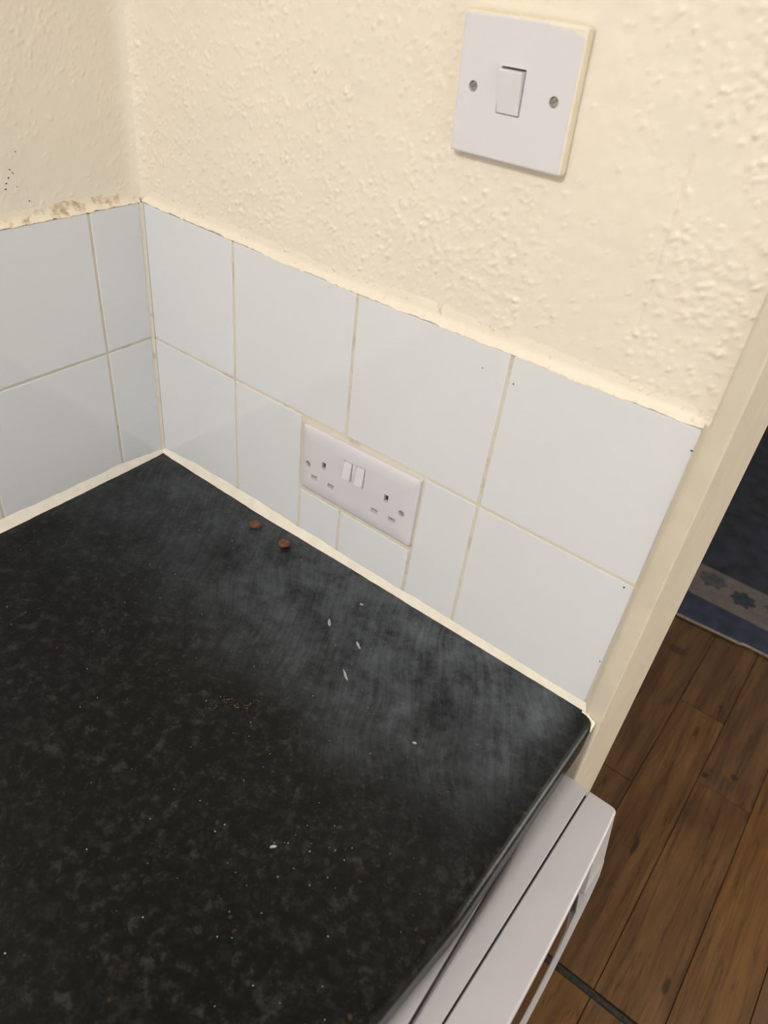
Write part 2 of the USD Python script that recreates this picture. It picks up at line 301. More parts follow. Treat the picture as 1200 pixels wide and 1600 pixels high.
# tiles: corners from the joint lines (along, up)
rng = np.random.default_rng(4)
def tile(parent, q, fmap, grow=0.0, label=None):
    """q: TL TR BR BL of the joint lines' middles; grouts are left open around it."""
    q = np.array(q, float)
    c = q.mean(0)
    tilt = rng.normal(0, 0.0016, 2)
    pts = []
    U = np.array([(0, 1), (1, 1), (1, 0), (0, 0)], float)
    e = [q[1] - q[0], q[2] - q[1]]
    wa, hb = np.linalg.norm(e[0]), np.linalg.norm(e[1])
    go = quadmap(q)
    g = 0.00135
    for d, ins in ((-0.0065, 0), (-0.0013, 0), (-0.0004, 0.0005), (0.0, 0.0017)):
        iu, iv = (g + ins) / wa, (g + ins) / hb
        uv = np.array([(iu, 1 - iv), (1 - iu, 1 - iv), (1 - iu, iv), (iu, iv)])
        P = go(uv[:, 0], uv[:, 1])
        dd = d + (P - c) @ tilt * (1 if d > -0.006 else 0)
        pts += [(*p, x) for p, x in zip(P, dd)]
    part(parent, 'tile', hull(fmap(np.array(pts))), 'tile_glaze', 30)
TOP = lambda x: float(np.interp(x, [0, 0.134, 0.2, 0.29, 0.447, 0.6], [0.3145, 0.3125, 0.3105, 0.3105, 0.3125, 0.3138]))
J1, J2, J3, E = (0.1342, 0.1340, 0.1345), (0.2906, 0.2910, 0.2906), (0.4474, 0.4466, 0.4460), (0.6012, 0.6008, 0.5995)
C0 = (0.0008, 0.0012, 0.0010)
ROW, BOT = 0.1617, -0.002
TQ = lambda l, r: [(l[0], TOP(l[0])), (r[0], TOP(r[0])), (r[1], ROW), (l[1], ROW)]
BQ = lambda l, r, t=ROW: [(l[1], t), (r[1], t), (r[2], BOT), (l[2], BOT)]
for l, r in ((C0, J1), (J1, J2), (J2, J3), (J3, E)): tile(wr, TQ(l, r), RW)
SOCK = [(0.2372, 0.1556), (0.3866, 0.1590), (0.3846, 0.0749), (0.2366, 0.0752)]     # socket plate in the wall
tile(wr, BQ(C0, J1), RW)
tile(wr, BQ(J1, (0, 0.2335, 0.2325)), RW)
tile(wr, BQ((0, 0.2335, 0.2325), J2, 0.0692), RW)
tile(wr, BQ(J2, (0, 0.3838, 0.3826), 0.0692), RW)
tile(wr, [(0.3874, ROW), (J3[1], ROW), (J3[2], BOT), (0.3826, BOT)], RW)
tile(wr, BQ(J3, E), RW)
part(wr, 'grout', box(-0.002, 0.602, 0.0009, 0.0130, -0.03, 0.3100), 'grout', False)
K1, K2, K3 = (-0.0630, -0.0622, -0.0605), (-0.2185, -0.2165, -0.2150), (-0.374, -0.372, -0.370)
Z0 = (-0.0008, -0.0008, -0.0008)
for l, r in ((K1, Z0), (K2, K1), (K3, K2)):
    tile(wl, [(l[0], 0.3145), (r[0], 0.3145), (r[1], ROW), (l[1], ROW)], LW)
    tile(wl, BQ(l, r), LW)
for k in range(3):
    l, r = -0.374 - 0.156 * (k + 1), -0.374 - 0.156 * k
    tile(wl, [(l, 0.3145), (r, 0.3145), (r, ROW), (l, ROW)], LW); tile(wl, BQ((l,) * 3, (r,) * 3), LW)
part(wl, 'grout', box(-0.0130, -0.0009, -0.845, 0.001, -0.03, 0.3115), 'grout', False)

a = np.linspace(-0.01, 0.3135, 240)                # grout in the corner between the two tiled walls
P = [np.stack([x + 0.0004 * nz(a * 90, x * 900, 53), y + 0 * a, a], -1) for x, y in ((-0.0002, -0.0030), (0.0009, -0.0013), (0.0030, -0.0001))]
v, f = sweep(P)
part(wr, 'grout', (v, f[:, ::-1]), 'grout', True)

# paint built up on the top edge of the tiles
def ledge(a, top, seed, over, fmap):
    w = 1.5 * nz(a * 60, 0, seed); w2 = 1.4 * nz(a * 240, 3, seed + 1); w3 = nz(a * 18, 7, seed + 2)
    z0 = top + over + 0.0020 * w + 0.0016 * w2
    rows = [(z0 - 0.0004, a * 0 - 0.0004), (z0, a * 0 + 0.00025), (z0 + 0.0008 + 0.0005 * w2, a * 0 - 0.0001), (top + 0.0010 + 0.001 * w3, -0.0012 + 0.0006 * w), (top + 0.0024 + 0.001 * w, a * 0 - 0.0029 + 0.0006 * w2), (top + 0.0046 + 0.001 * w3, -0.0042 + 0.0005 * w2), (top + 0.0075, -0.0049 + 0.0006 * w), (top + 0.0115, -0.0053 + 0.0006 * w3), (top + 0.017, a * 0 - 0.0066)]
    P = [fmap(np.stack([a, b, d], -1)) for b, d in rows]
    v, f = sweep(P)
    return v, f[:, ::-1]
a = np.linspace(0.0005, 0.604, 900)
part(wr, 'paint_edge', ledge(a, np.array([TOP(x) for x in a]), 31, -0.0010 - 0.0020 * np.exp(-((a - 0.50) / 0.05) ** 2), RW), 'paint_ledge', True, label='yellowed cream paint built up along the top of the tiles')
a = np.linspace(-0.845, -0.0005, 1000)
part(wl, 'paint_edge', ledge(a, a * 0 + 0.3140, 37, 0 * a - 0.0006, LW), 'paint_ledge_dirty', True, label='brown stained paint built up along the top of the tiles')

# tiny dark mould spots on the plaster, and chips in the glaze
def spots(pts, fmap, d, r0):
    ms = []
    for i, (x, y) in enumerate(pts):
        m = trimesh.creation.icosphere(1, 1.0); m.apply_scale([r0 * (0.7 + 0.2 * (i % 4)), r0 * (0.8 + 0.15 * (i % 3)), 0.0004]); m.apply_translation([x, y, d]); ms.append(trimesh.Trimesh(fmap(np.array(m.vertices)), m.faces, process=False))
    return trimesh.util.concatenate(ms)
part(wl, 'mould_spots', spots([(-0.1241, 0.3744), (-0.1324, 0.3606), (-0.135, 0.354), (-0.1378, 0.3496), (-0.1283, 0.3455), (-0.1191, 0.3318), (-0.1300, 0.3575), (-0.1395, 0.345)], LW, -0.0050, 0.00065), 'black_gap', False, label='tiny black mould spots', kind='stuff')
part(wr, 'glaze_chips', spots([(0.4238, 0.2906), (0.4534, 0.2882), (0.5914, 0.156), (0.5985, 0.2948), (0.5965, 0.0679)], RW, 0.0, 0.0008), 'black_gap', False, label='tiny dark chips in the glaze', kind='stuff')

# sealant along the worktop
WZ = 0.0035                                       # top of the worktop in these coordinates
def bead(a, reach, rise, seed, fmap, flip):
    w, w2 = nz(a * 45, 0, seed), nz(a * 150, 2, seed + 1)
    reach = reach + 0.0012 * w + 0.0004 * w2; rise = rise * 0.92 + 0.003 * w + 0.0003 * w2
    rows = []
    for t in np.linspace(0, 1, 7):
        c = (1 - t) ** 1.6
        rows.append((WZ - 0.0004 + rise * c, 0.0001 + reach * (1 - (1 - t) ** 1.6) * 1.0))
    rows.append((a * 0 + WZ - 0.0006, reach + 0.0002))
    P = [fmap(np.stack([a, b, d], -1)) for b, d in rows]
    v, f = sweep(P)
    return v, (f[:, ::-1] if flip else f)
a = np.linspace(0.0004, 0.603, 700)
part(wr, 'sealant', bead(a, np.interp(a, [0, 0.02, 0.19, 0.27, 0.45, 0.6], [0.0030, 0.0042, 0.0066, 0.0048, 0.0036, 0.0032]), np.interp(a, [0, 0.05, 0.13, 0.3, 0.6], [0.006, 0.012, 0.014, 0.011, 0.0095]), 41, RW, False), 'sealant', True)
a = np.linspace(-0.84, -0.0004, 800)
part(wl, 'sealant', bead(a, np.interp(a, [-0.3, -0.14, -0.02, 0], [0.0056, 0.0062, 0.004, 0.0025]), np.interp(a, [-0.3, -0.07, 0], [0.013, 0.013, 0.005]), 47, LW, False), 'sealant', True)

# rest of the room (outside the frame): it closes the space for the light
for nm, lab, b in (('wall_back', 'plain cream wall behind the camera', (-0.25, 2.6, -2.8, -2.6, -H, 1.5)), ('wall_side', 'plain cream wall on the far right of the kitchen', (2.6, 2.8, -2.8, 3.4, -H, 1.5)),
                   ('wall_hall', 'plain cream wall at the end of the hall', (-0.9, 2.6, 3.4, 3.6, -H, 1.5)), ('wall_hall_left', 'plain cream wall on the left of the hall', (-1.1, -0.9, 0.215, 3.6, -H, 1.5))):
    single(nm, box(*b), 'flat_paint', lab, 'wall', ((b[0] + b[1]) / 2, (b[2] + b[3]) / 2, -H), kind='structure', smooth=False)
single('ceiling', box(-1.1, 2.8, -2.8, 3.6, 1.5, 1.6), 'ceiling_paint', 'plain off-white ceiling over kitchen and hall', 'ceiling', (0.8, 0.4, 1.5), kind='structure', smooth=False)

for n_, (yc, zc, hz, wy) in enumerate(((1.1, 0.35, 1.1, 0.9), (-1.1, 0.5, 1.4, 1.7))):     # frames round the added hall fill light and the kitchen window
    wn = thing(f'window_{n_ + 1}', ('added unseen white frame round the hall fill light', 'white window frame at the far end of the kitchen')[n_], 'window', (2.59, yc, zc - hz / 2), kind='structure')
    for b in ((yc - wy / 2 - .06, yc - wy / 2, zc - hz / 2, zc + hz / 2), (yc + wy / 2, yc + wy / 2 + .06, zc - hz / 2, zc + hz / 2), (yc - wy / 2 - .06, yc + wy / 2 + .06, zc + hz / 2, zc + hz / 2 + .06), (yc - wy / 2 - .06, yc + wy / 2 + .06, zc - hz / 2 - .06, zc - hz / 2)):
        part(wn, 'frame', box(2.56, 2.6, *b), 'ceiling_paint', False)

# door lining: its narrow edge shows beside the tiles, its face lines the doorway
d1 = thing('door_1', 'cream painted door lining at the end of the tiled wall', 'door frame', (0.62, 0.1, -H), kind='structure')
def lining(x0, x1):
    pr = Polygon([(x0, -0.0035), (x1, -0.0035), (x1, 0.217), (x0, 0.217)]).buffer(-0.0035).buffer(0.0035, quad_segs=5)
    m = trimesh.creation.extrude_polygon(pr, 2.05, engine='earcut'); m.apply_translation([0, 0, -H]); return m
part(d1, 'jamb', lining(0.6030, 0.6195), 'lining_paint', 30)
part(d1, 'jamb', lining(1.4205, 1.4395), 'lining_paint', 30)
part(d1, 'head', box(0.6195, 1.4205, -0.0035, 0.217, 1.13, 1.15, 0.003), 'lining_paint', 30)
a = np.linspace(-0.01, 0.318, 400)                # paint and filler in the joint between tiles and lining
w, w2 = nz(a * 40, 0, 61), nz(a * 160, 0, 62)
P = []
for x, y in ((0.5996 + 0.0010 * w, 0.0002 + 0 * a), (0.6002 + 0.0010 * w + 0.0005 * w2, -0.0006 + 0 * a), (0.6022 + 0.0006 * w2, -0.0022 - 0.0006 * w), (0.6040 + 0.0010 * w2, -0.0038 - 0.0004 * w2), (0.6060 + 0.0012 * w, -0.0036 + 0 * a)):
    P.append(np.stack([x, y, a], -1))
v, f = sweep(P)
part(d1, 'filler', (v, f[:, ::-1]), 'lining_paint', True)

# ------------------------------------------------------------------ floor
fl = thing('floor', 'lacquered brown hardwood floorboards of varied tone', 'floor', (0.8, 0.5, -H), kind='structure')
part(fl, 'subfloor', box(-1.0, 2.6, -2.6, 3.4, -H - 0.06, -H - 0.018), 'black_gap', False)
rng = random.Random(8)
xs = [-0.91, -0.79, -0.67, -0.55, -0.43, -0.31, -0.19, -0.07, 0.05, 0.17, 0.29, 0.41, 0.533, 0.653, 0.768, 0.892, 1.012, 1.132, 1.252, 1.372, 1.492, 1.612, 1.732, 1.852, 1.972, 2.092, 2.212, 2.332, 2.452, 2.572]
woods = ['wood_brown', 'wood_dark', 'wood_orange']
def board(x0, x1, y0, y1, mat):
    dz = rng.uniform(-0.0006, 0.0004)
    part(fl, 'floorboard', box(x0 + 0.0008, x1 - 0.0008, y0 + 0.0008, y1 - 0.0008, -H - 0.018, -H + dz, 0.0008), mat, 30)
ends = {0.533: ([0.7], 1), 0.653: ([1.012], 0), 0.768: ([0.805], 0), 0.892: ([1.15], 2)}
for x0, x1 in zip(xs[:-1], xs[1:]):
    cuts, k = ends.get(x0, ([rng.uniform(0.7, 1.3)], None))
    ys = [0.247] + cuts + [cuts[-1] + rng.uniform(0.8, 1.1), 3.4]
    for i, (y0, y1) in enumerate(zip(ys[:-1], ys[1:])):
        m = woods[rng.choice([0, 0, 1, 2])] if k is None else woods[k]
        if x0 == 0.768 and i == 1: m = 'wood_dark'
        if x0 == 0.653 and i == 1: m = 'wood_dark'
        if x0 == 0.533: m = 'wood_dark'
        board(x0, x1, y0, y1, m)
    if x0 > -0.2:
        ys = [-2.6, rng.uniform(-1.6, -1.2), rng.uniform(-0.6, -0.3), 0.232]
        for y0, y1 in zip(ys[:-1], ys[1:]): board(x0, x1, y0, y1, woods[rng.choice([0, 0, 2])])
a = np.linspace(0.2, 2.5, 700)
P = []
for y, z in ((0.2322, -0.004), (0.2345, -0.0012), (0.2395, -0.0006), (0.2445, -0.0012), (0.2468, -0.004)):
    P.append(np.stack([a, y + 0.002 * nz(a * 60, y * 900, 71), -H + z + 0.002 * nz(a * 130, y * 700, 73)], -1))
vv, ff = sweep(P)
m = trimesh.Trimesh(vv, np.vstack([ff[:, [0, 1, 2]], ff[:, [0, 2, 3]]])[:, ::-1], process=False)
lo = box(0.2, 2.5, 0.2322, 0.2468, -H - 0.018, -H - 0.0045)
th = single('trim_1', trimesh.util.concatenate([m, lo]), 'black_gap', 'dark gritty filled joint across the floorboards at the doorway', 'threshold', (0.8, 0.24, -H), kind='structure', smooth=True)

# ------------------------------------------------------------------ rug
rg = thing('rug', 'dark navy woven rug with a mauve flowered border band', 'rug', (0.6, 2.0, -H))
def wav(x): return 1.306 + 0.010 * math.sin(x * 9 + 1.0) * (1 if x > 0.6 else 0.4) + (0.006 if 0.72 < x < 0.80 else 0)
def strip(y0, y1, z0, z1, first=False):
    xx = np.linspace(-0.75, 1.75, 160)
    pts = [(x, wav(x) + (0.004 if first else 0)) if first else (x, y0) for x in xx] + [(x, y1) for x in xx[::-1]]
    m = trimesh.creation.extrude_polygon(Polygon(pts), z1 - z0, engine='earcut'); m.apply_translation([0, 0, -H + z0]); return m
part(rg, 'border', strip(1.31, 1.422, 0.0006, 0.0070, True), 'rug_navy', False, label='navy outer border stripe')
part(rg, 'band', strip(1.422, 1.580, 0.0006, 0.0070), 'rug_band', False, label='mauve grey border band')
part(rg, 'field', strip(1.580, 3.1, 0.0006, 0.0070), 'rug_field', False, label='almost black blue field')
xx = np.linspace(-0.75, 1.75, 160); P = []
for t in np.linspace(0, 2 * math.pi, 9):
    P.append(np.stack([xx, np.array([wav(x) for x in xx]) + 0.0045 * math.cos(t), -H + 0.0046 + 0.004 * np.sin(t) + 0 * xx], -1))
part(rg, 'binding', sweep(P), 'rug_binding', True, label='pale stitched edge binding')
def flower(cx, cy, r, mat, seed):
    q = random.Random(seed); pts = []
    for k in range(72):
        t = k / 72 * 2 * math.pi
        rr = r * (0.80 + 0.11 * math.cos(7 * t + seed) + 0.05 * math.cos(13 * t) + q.uniform(-0.05, 0.05))
        pts.append((cx + rr * math.cos(t), cy + 0.95 * rr * math.sin(t)))
    m = trimesh.creation.extrude_polygon(Polygon(pts).buffer(0), 0.0014, engine='earcut'); m.apply_translation([0, 0, -H + 0.0064])
    part(rg, 'flower', m, mat, False)
for k in range(-7, 10):
    x = 0.668 + 0.0975 * k
    flower(x, 1.500 + (0.028 if k % 2 else 0.004), 0.042 if k % 2 == 0 else 0.046, 'rug_flower' if k % 2 == 0 else 'rug_flower_faded', k + 20)

# ------------------------------------------------------------------ worktop
wt = thing('worktop', 'dark mottled laminate worktop with a rounded front edge, dusty along the right wall', 'worktop', (0.3, -0.45, -0.04))
def worktop():
    yy = np.concatenate([[-0.0002, -0.003, -0.006, -0.010], np.linspace(-0.016, -0.34, 60), [-0.5, -0.84]])
    def front(y): return 0.6150 - (0.0085 * max(0, -y - 0.24) / 0.1 if y > -0.34 else 0.0085) - 0.004 * math.exp(-(y / 0.008) ** 2)
    r, t = 0.0085, 0.0385
    prof = [(0.0, -0.0), ]
    rows = []
    for y in yy:
        fx = front(y) ; p = [(0.0002, WZ - t), (0.0002, WZ)]
        for k in np.linspace(0, 1, 9): p.append((fx - r + r * math.sin(k * math.pi / 2), WZ - r + r * math.cos(k * math.pi / 2)))
        for k in np.linspace(0, 1, 5): p.append((fx - 0.005 + 0.005 * math.cos(k * math.pi / 2), WZ - t + 0.005 - 0.005 * math.sin(k * math.pi / 2)))
        rows.append([(x, y, z) for x, z in p])
    P = np.array(rows); n, k = P.shape[:2]
    P = np.concatenate([P, P[:, :1]], 1)
    v = P.reshape(-1, 3); f = grid_faces(n, k + 1)
    caps = []
    for i, s in ((0, 1), (n - 1, -1)):
        o = i * (k + 1)
        for j in range(1, k - 1): caps.append((o, o + j, o + j + 1)[::s])
    f3 = np.vstack([f[:, [0, 1, 2]], f[:, [0, 2, 3]], np.array(caps)])
    m = trimesh.Trimesh(v, f3, process=True); m.fix_normals(); return m
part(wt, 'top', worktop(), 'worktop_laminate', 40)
# ragged end of sealant and bare board at the front end by the lining
pts = []
rr = np.random.default_rng(5)
def lump(c, s, seed, n=2, amp=0.35, freq=3.0):
    m = trimesh.creation.icosphere(n); d = 1 + amp * (meshkit.fbm(np.array(m.vertices) * freq + seed * 7.3, 3, seed) - 0.5) * 2
    return trimesh.Trimesh(np.array(m.vertices) * d[:, None] * np.array(s) + np.array(c), m.faces, process=False)
end = trimesh.util.concatenate([lump((0.6015 + 0.0026 * i * (i < 5) + 0.0115 * (i >= 5), -0.0042 - (0.002 * (i - 4) if i > 4 else 0.0004 * i), WZ - 0.0012 - 0.0012 * max(0, i - 2)), (0.0024, 0.0019, 0.0024), 80 + i) for i in range(9)])
part(wt, 'chipped_end', end, 'sealant', True, label='ragged pale sealant on the chipped end of the worktop')

# ------------------------------------------------------------------ under-counter fridge
AZ = -0.050
fr = thing('fridge', 'white under-counter fridge with a curved door standing under the worktop', 'fridge', (0.35, -0.31, -H))
y1, y0 = -0.036, -0.586
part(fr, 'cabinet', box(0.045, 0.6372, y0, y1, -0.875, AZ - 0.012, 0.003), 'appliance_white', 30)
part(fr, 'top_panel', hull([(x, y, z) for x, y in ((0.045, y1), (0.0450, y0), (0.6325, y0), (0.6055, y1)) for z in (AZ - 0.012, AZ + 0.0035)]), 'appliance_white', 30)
# front rail: flat front strip; sloping hollow behind is deepened to imitate worktop shade
rows = []
for y in np.linspace(y1, y0, 40):
    s = (y1 - y)
    xa = np.interp(s, [0, 0.07, 0.55], [0.6062, 0.6075, 0.6335]); xb = np.interp(s, [0, 0.07, 0.125, 0.26, 0.55], [0.6070, 0.6130, 0.6180, 0.6228, 0.6362])
    rows.append([(xa, y, AZ - 0.012), (xa, y, AZ - 0.0115), (xa + 0.0012, y, AZ - 0.0105), (xb - 0.0010, y, AZ - 0.0012), (xb + 0.0012, y, AZ), (0.6367, y, AZ), (0.6370, y, AZ - 0.0003), (0.6370, y, AZ - 0.012)])
P = np.array(rows); n, k = P.shape[:2]
v = P.reshape(-1, 3); f = grid_faces(n, k)
caps = [(0, j, j + 1) for j in range(1, k - 1)] + [((n - 1) * k, (n - 1) * k + j + 1, (n - 1) * k + j) for j in range(1, k - 1)]
m = trimesh.Trimesh(v, np.vstack([f[:, [0, 1, 2]], f[:, [0, 2, 3]], np.array(caps)]), process=True); m.fix_normals()
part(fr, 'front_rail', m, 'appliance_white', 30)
part(fr, 'door_seal', box(0.6372, 0.6384, y0 + 0.004, y1 - 0.003, -0.84, AZ - 0.006), 'appliance_seal', False)
def bow(y):                                       # the door bulges towards its middle
    s = (y1 - y) / (y1 - y0); return 0.0095 * math.sin(math.pi * min(max(s, 0), 1)) ** 0.8
def door():
    rows = []
    ys = [y1, y1 - 0.0008, y1 - 0.0022, y1 - 0.004] + list(np.linspace(y1 - 0.01, y0 + 0.01, 40)) + [y0 + 0.004, y0 + 0.0022, y0 + 0.0008, y0]
    for y in ys:
        e = min(y1 - y, y - y0); c = 0.004 - math.sqrt(max(0, 0.004 ** 2 - max(0, 0.004 - e) ** 2)) if e < 0.004 else 0.0
        t = bow(y) - c
        p = [(0.6386, -0.845), (0.6386, AZ - 0.0012 - 0.3 * c), (0.6394, AZ - 0.3 * c), (0.6640 + t, AZ - 0.3 * c), (0.6662 + t, AZ - 0.0007 - 0.3 * c), (0.6672 + t, AZ - 0.0028)]
        p += [(0.6674 + t * .9, AZ - 0.018), (0.6674 + t * .7, AZ - 0.035), (0.6674 + t * .5, AZ - 0.06), (0.6674 + t * .5, AZ - 0.10), (0.6690 + t * .5, -0.3), (0.6690 + t * .5, -0.842), (0.667 + t * .5, -0.845)]
        rows.append([(x, y, z) for x, z in p])
    P = np.array(rows); n, k = P.shape[:2]
    P = np.concatenate([P, P[:, :1]], 1); v = P.reshape(-1, 3); f = grid_faces(n, k + 1)
    caps = []
    for i, s in ((0, 1), (n - 1, -1)):
        o = i * (k + 1)
        for j in range(1, k - 1): caps.append((o, o + j, o + j + 1)[::s])
    m = trimesh.Trimesh(v, np.vstack([f[:, [0, 1, 2]], f[:, [0, 2, 3]], np.array(caps)]), process=True); m.fix_normals(); return m
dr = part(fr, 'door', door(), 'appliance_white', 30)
# open grip bar along the top of the door
outer = [(0.662, -0.0370), (0.6740, -0.0372), (0.6785, -0.046), (0.6810, -0.062), (0.6828, -0.090), (0.6842, -0.130), (0.6856, -0.177), (0.6862, -0.221), (0.6862, -0.255), (0.6846, -0.285), (0.678, -0.312), (0.662, -0.330)]
slot = [(0.6650, -0.087), (0.6738, -0.092), (0.6782, -0.108), (0.6802, -0.140), (0.6815, -0.177), (0.6820, -0.212), (0.6812, -0.234), (0.6780, -0.246), (0.6650, -0.252)]
ring = Polygon(outer)
wedge = lambda a_, b_, c_: trimesh.Trimesh(*arr(hull([(0.662, a_, -0.054), (0.6672, a_, -0.056), (0.6705, b_, -0.060), (0.662, b_, -0.058)] + [(0.662, a_, -0.117), (0.6738, a_, -0.117), (0.6783, c_, -0.117), (0.6772, b_, -0.117), (0.662, b_, -0.117)])), process=False)
part(dr, 'handle', trimesh.util.concatenate([wedge(-0.0374, -0.088, -0.047), wedge(-0.328, -0.250, -0.312), (lambda m: (m.apply_translation([0, 0, -0.150]), m)[1])(trimesh.creation.extrude_polygon(ring.difference(Polygon(slot)).buffer(0), 0.034, engine='earcut'))]), 'appliance_white', 30, label='protruding open grip along the top of the door')
for x, y in ((0.1, -0.09), (0.1, -0.53), (0.59, -0.09), (0.59, -0.53)):
    m = trimesh.creation.cylinder(radius=0.018, height=0.027, sections=20); m.apply_translation([x, y, -0.8875]); part(fr, 'foot', m, 'appliance_seal', 30)

# ------------------------------------------------------------------ switch and socket
def rounded_rect(w, h, r, n=5):
    pts = []
    for cx, cy, a0 in ((w - r, h - r, 0), (r, h - r, 90), (r, r, 180), (w - r, r, 270)):
        for k in range(n + 1):
            t = math.radians(a0 + 90 * k / n); pts.append((cx + r * math.cos(t), cy + r * math.sin(t)))
    return pts
def layers(w, h, specs):
    """specs: (depth, inset, radius); the hull of rounded rectangles."""
    pts = []
    for d, i, r in specs: pts += [(x + i, y + i, d) for x, y in rounded_rect(w - 2 * i, h - 2 * i, r)]
    return hull(pts)
def cutbox(cx, cy, w, h, d0, d1): return hull([(cx + sx * w / 2, cy + sy * h / 2, d) for sx in (-1, 1) for sy in (-1, 1) for d in (d0, d1)])
def cyl(cx, cy, r, d0, d1, n=24): return Manifold.cylinder(d1 - d0, r, r, n).translate((cx, cy, d0))
def placed(mesh, quad, w, h):
    v, f = arr(mesh); go = quadmap(quad)
    P = go(v[:, 0] / w, v[:, 1] / h)
    return RW(np.concatenate([P, v[:, 2:3]], 1)), f
def screw(cx, cy, r, d):
    m = Manifold.cylinder(0.0016, r, r * 0.9, 24).translate((cx, cy, d - 0.0016))
    return m - cutbox(0, 0, 2.2 * r, 0.0011, -0.0008, 0.001).rotate((0, 0, 35)).translate((cx, cy, d))

SWQ = [(0.3616, 0.5267), (0.4491, 0.5289), (0.4518, 0.4446), (0.3645, 0.4431)]
w, h = 0.086, 0.084
ls = thing('light_switch', 'square white light switch with one rocker on the bumpy cream wall', 'light switch', (0.41, 0.0, 0.445))
plate = layers(w, h, [(-0.0010, 0, 0.0015), (0.0078, 0, 0.0015), (0.0086, 0.0004, 0.0015), (0.0090, 0.0012, 0.0015)])
rk = (0.0415, 0.0425, 0.0172, 0.0262)
cut = cutbox(rk[0], rk[1] + 0.0004, rk[2] + 0.0008, rk[3] + 0.0016, 0.002, 0.02)
for cx in (0.0128, 0.0732): cut = cut + cyl(cx, 0.0420, 0.0034, 0.004, 0.02)
material('switch_plastic', {'g': ('geometry', {}), 's': ('separate_xyz', {}), 'n': ('noise_texture', {'scale': 90.0, 'detail': 4.0}),
    'sx': ('math', {'math_type': 'multiply_add', 'value2': 0.25, 'value3': -0.11}), 'sz': ('math', {'math_type': 'add'}), 'nn': ('math', {'math_type': 'multiply_add', 'value2': 0.010}),
    'm': ('map_range', {'range_type': 'smoothstep', 'from_min': 1.4287, 'from_max': 1.4303, 'to_min': 0.0, 'to_max': 1.0, 'clamp': True}),
    'c': ('mix', {'mix_type': 'mix', 'color1': (0.685, 0.665, 0.70), 'color2': (0.78, 0.725, 0.63)}), 'p': ('principled_bsdf', {'roughness': 0.35})},
    [('g.position', 's.vector'), ('g.position', 'n.vector'), ('s.x', 'sx.value1'), ('s.z', 'sz.value1'), ('sx.value', 'sz.value2'), ('n.fac', 'nn.value1'), ('sz.value', 'nn.value3'), ('nn.value', 'm.value'), ('m.result', 'c.fac'), ('c.color', 'p.base_color')])
SD = -0.0055                                      # the plate stands this much closer to the wall than its own profile
part(ls, 'plate', placed((plate - cut).translate((0, 0, SD)), SWQ, w, h), 'switch_plastic', 25)
rim = layers(w + 0.0024, h + 0.0020, [(-0.004, 0, 0.003), (0.0015, 0.0002, 0.003), (0.0028, 0.0009, 0.002)]).translate((-0.0009, -0.0006, 0)) - cutbox(w / 2, h / 2 - 0.01, w - 0.001, h + 0.0190, -0.01, 0.02)
part(ls, 'painted_rim', placed(rim, SWQ, w, h), 'switch_paint', 25, label='cream wall paint brushed over the edges of the plate')
x0, x1, b0, b1 = rk[0] - rk[2] / 2, rk[0] + rk[2] / 2, rk[1] - rk[3] / 2, rk[1] + rk[3] / 2
rock = hull([(x, y, d) for x in (x0, x1) for y, d in ((b0, 0.0028), (b1, 0.0028))] + [(x, y, d) for x in (x0 + 0.0004, x1 - 0.0004) for y, d in ((b0 + 0.0003, 0.0094), (b1 - 0.0012, 0.0130), (b1 - 0.0002, 0.0122))])
part(ls, 'rocker', placed(rock.translate((0, 0, SD)), SWQ, w, h), 'rocker_plastic', 25)
for cx in (0.0128, 0.0732): part(ls, 'screw', placed(screw(cx, 0.0420, 0.0033, 0.0072 + SD), SWQ, w, h), 'screw_metal', 30)
part(ls, 'back_box', placed(cutbox(rk[0], rk[1], 0.03, 0.04, -0.0005, 0.0022).translate((0, 0, SD)), SWQ, w, h), 'shutter_dark', False)

w, h = 0.1480, 0.0840
ds = thing('double_socket', 'white double power socket with two rockers set in the tiled splashback', 'socket', (0.31, 0.0, 0.075))
plate = layers(w, h, [(-0.004, 0.0002, 0.003), (0.0006, 0.0, 0.003), (0.0026, 0.0006, 0.003), (0.0036, 0.0018, 0.003), (0.0046, 0.0055, 0.004), (0.0053, 0.0110, 0.004), (0.0055, 0.0150, 0.004)])
T = lambda x, z: ((x - 0.2368) * 1.0 * w / 0.1488, (z - 0.0752 - (x - 0.237) * 0.010) * w / 0.1488)
earth, pins, scr = [T(0.2698, 0.1207), T(0.3512, 0.1226)], [T(0.2579, 0.0989), T(0.2808, 0.0994), T(0.3392, 0.0998), T(0.3614, 0.1007)], [T(0.2484, 0.1128), T(0.3712, 0.1146)]
cut = None
for c in earth: q = cutbox(*c, 0.0050, 0.0086, -0.0022, 0.02); cut = q if cut is None else cut + q
for c in pins: cut = cut + cutbox(*c, 0.0084, 0.0058, -0.0002, 0.02)
for c in scr: cut = cut + cyl(*c, 0.0036, 0.0012, 0.02)
rocks = [(T(0.3010, 0.1312), 0.0100, 0.0212), (T(0.3171, 0.1318), 0.0100, 0.0220)]
for (c, a_, b_) in rocks: cut = cut + cutbox(*c, a_ + 0.0008, b_ + 0.0010, 0.0, 0.02)
part(ds, 'plate', placed(plate - cut, SOCK, w, h), 'white_plastic', 25)
for c in earth: part(ds, 'earth_shutter', placed(cutbox(c[0], c[1], 0.0050, 0.0086, -0.0030, 0.0016), SOCK, w, h), 'shutter_dark', False, label='dark shutter in the earth slot')
for c in pins: part(ds, 'pin_shutter', placed(cutbox(c[0], c[1], 0.0084, 0.0058, -0.0020, 0.0016), SOCK, w, h), 'shutter_grey', False, label='grey shutter in a pin slot')
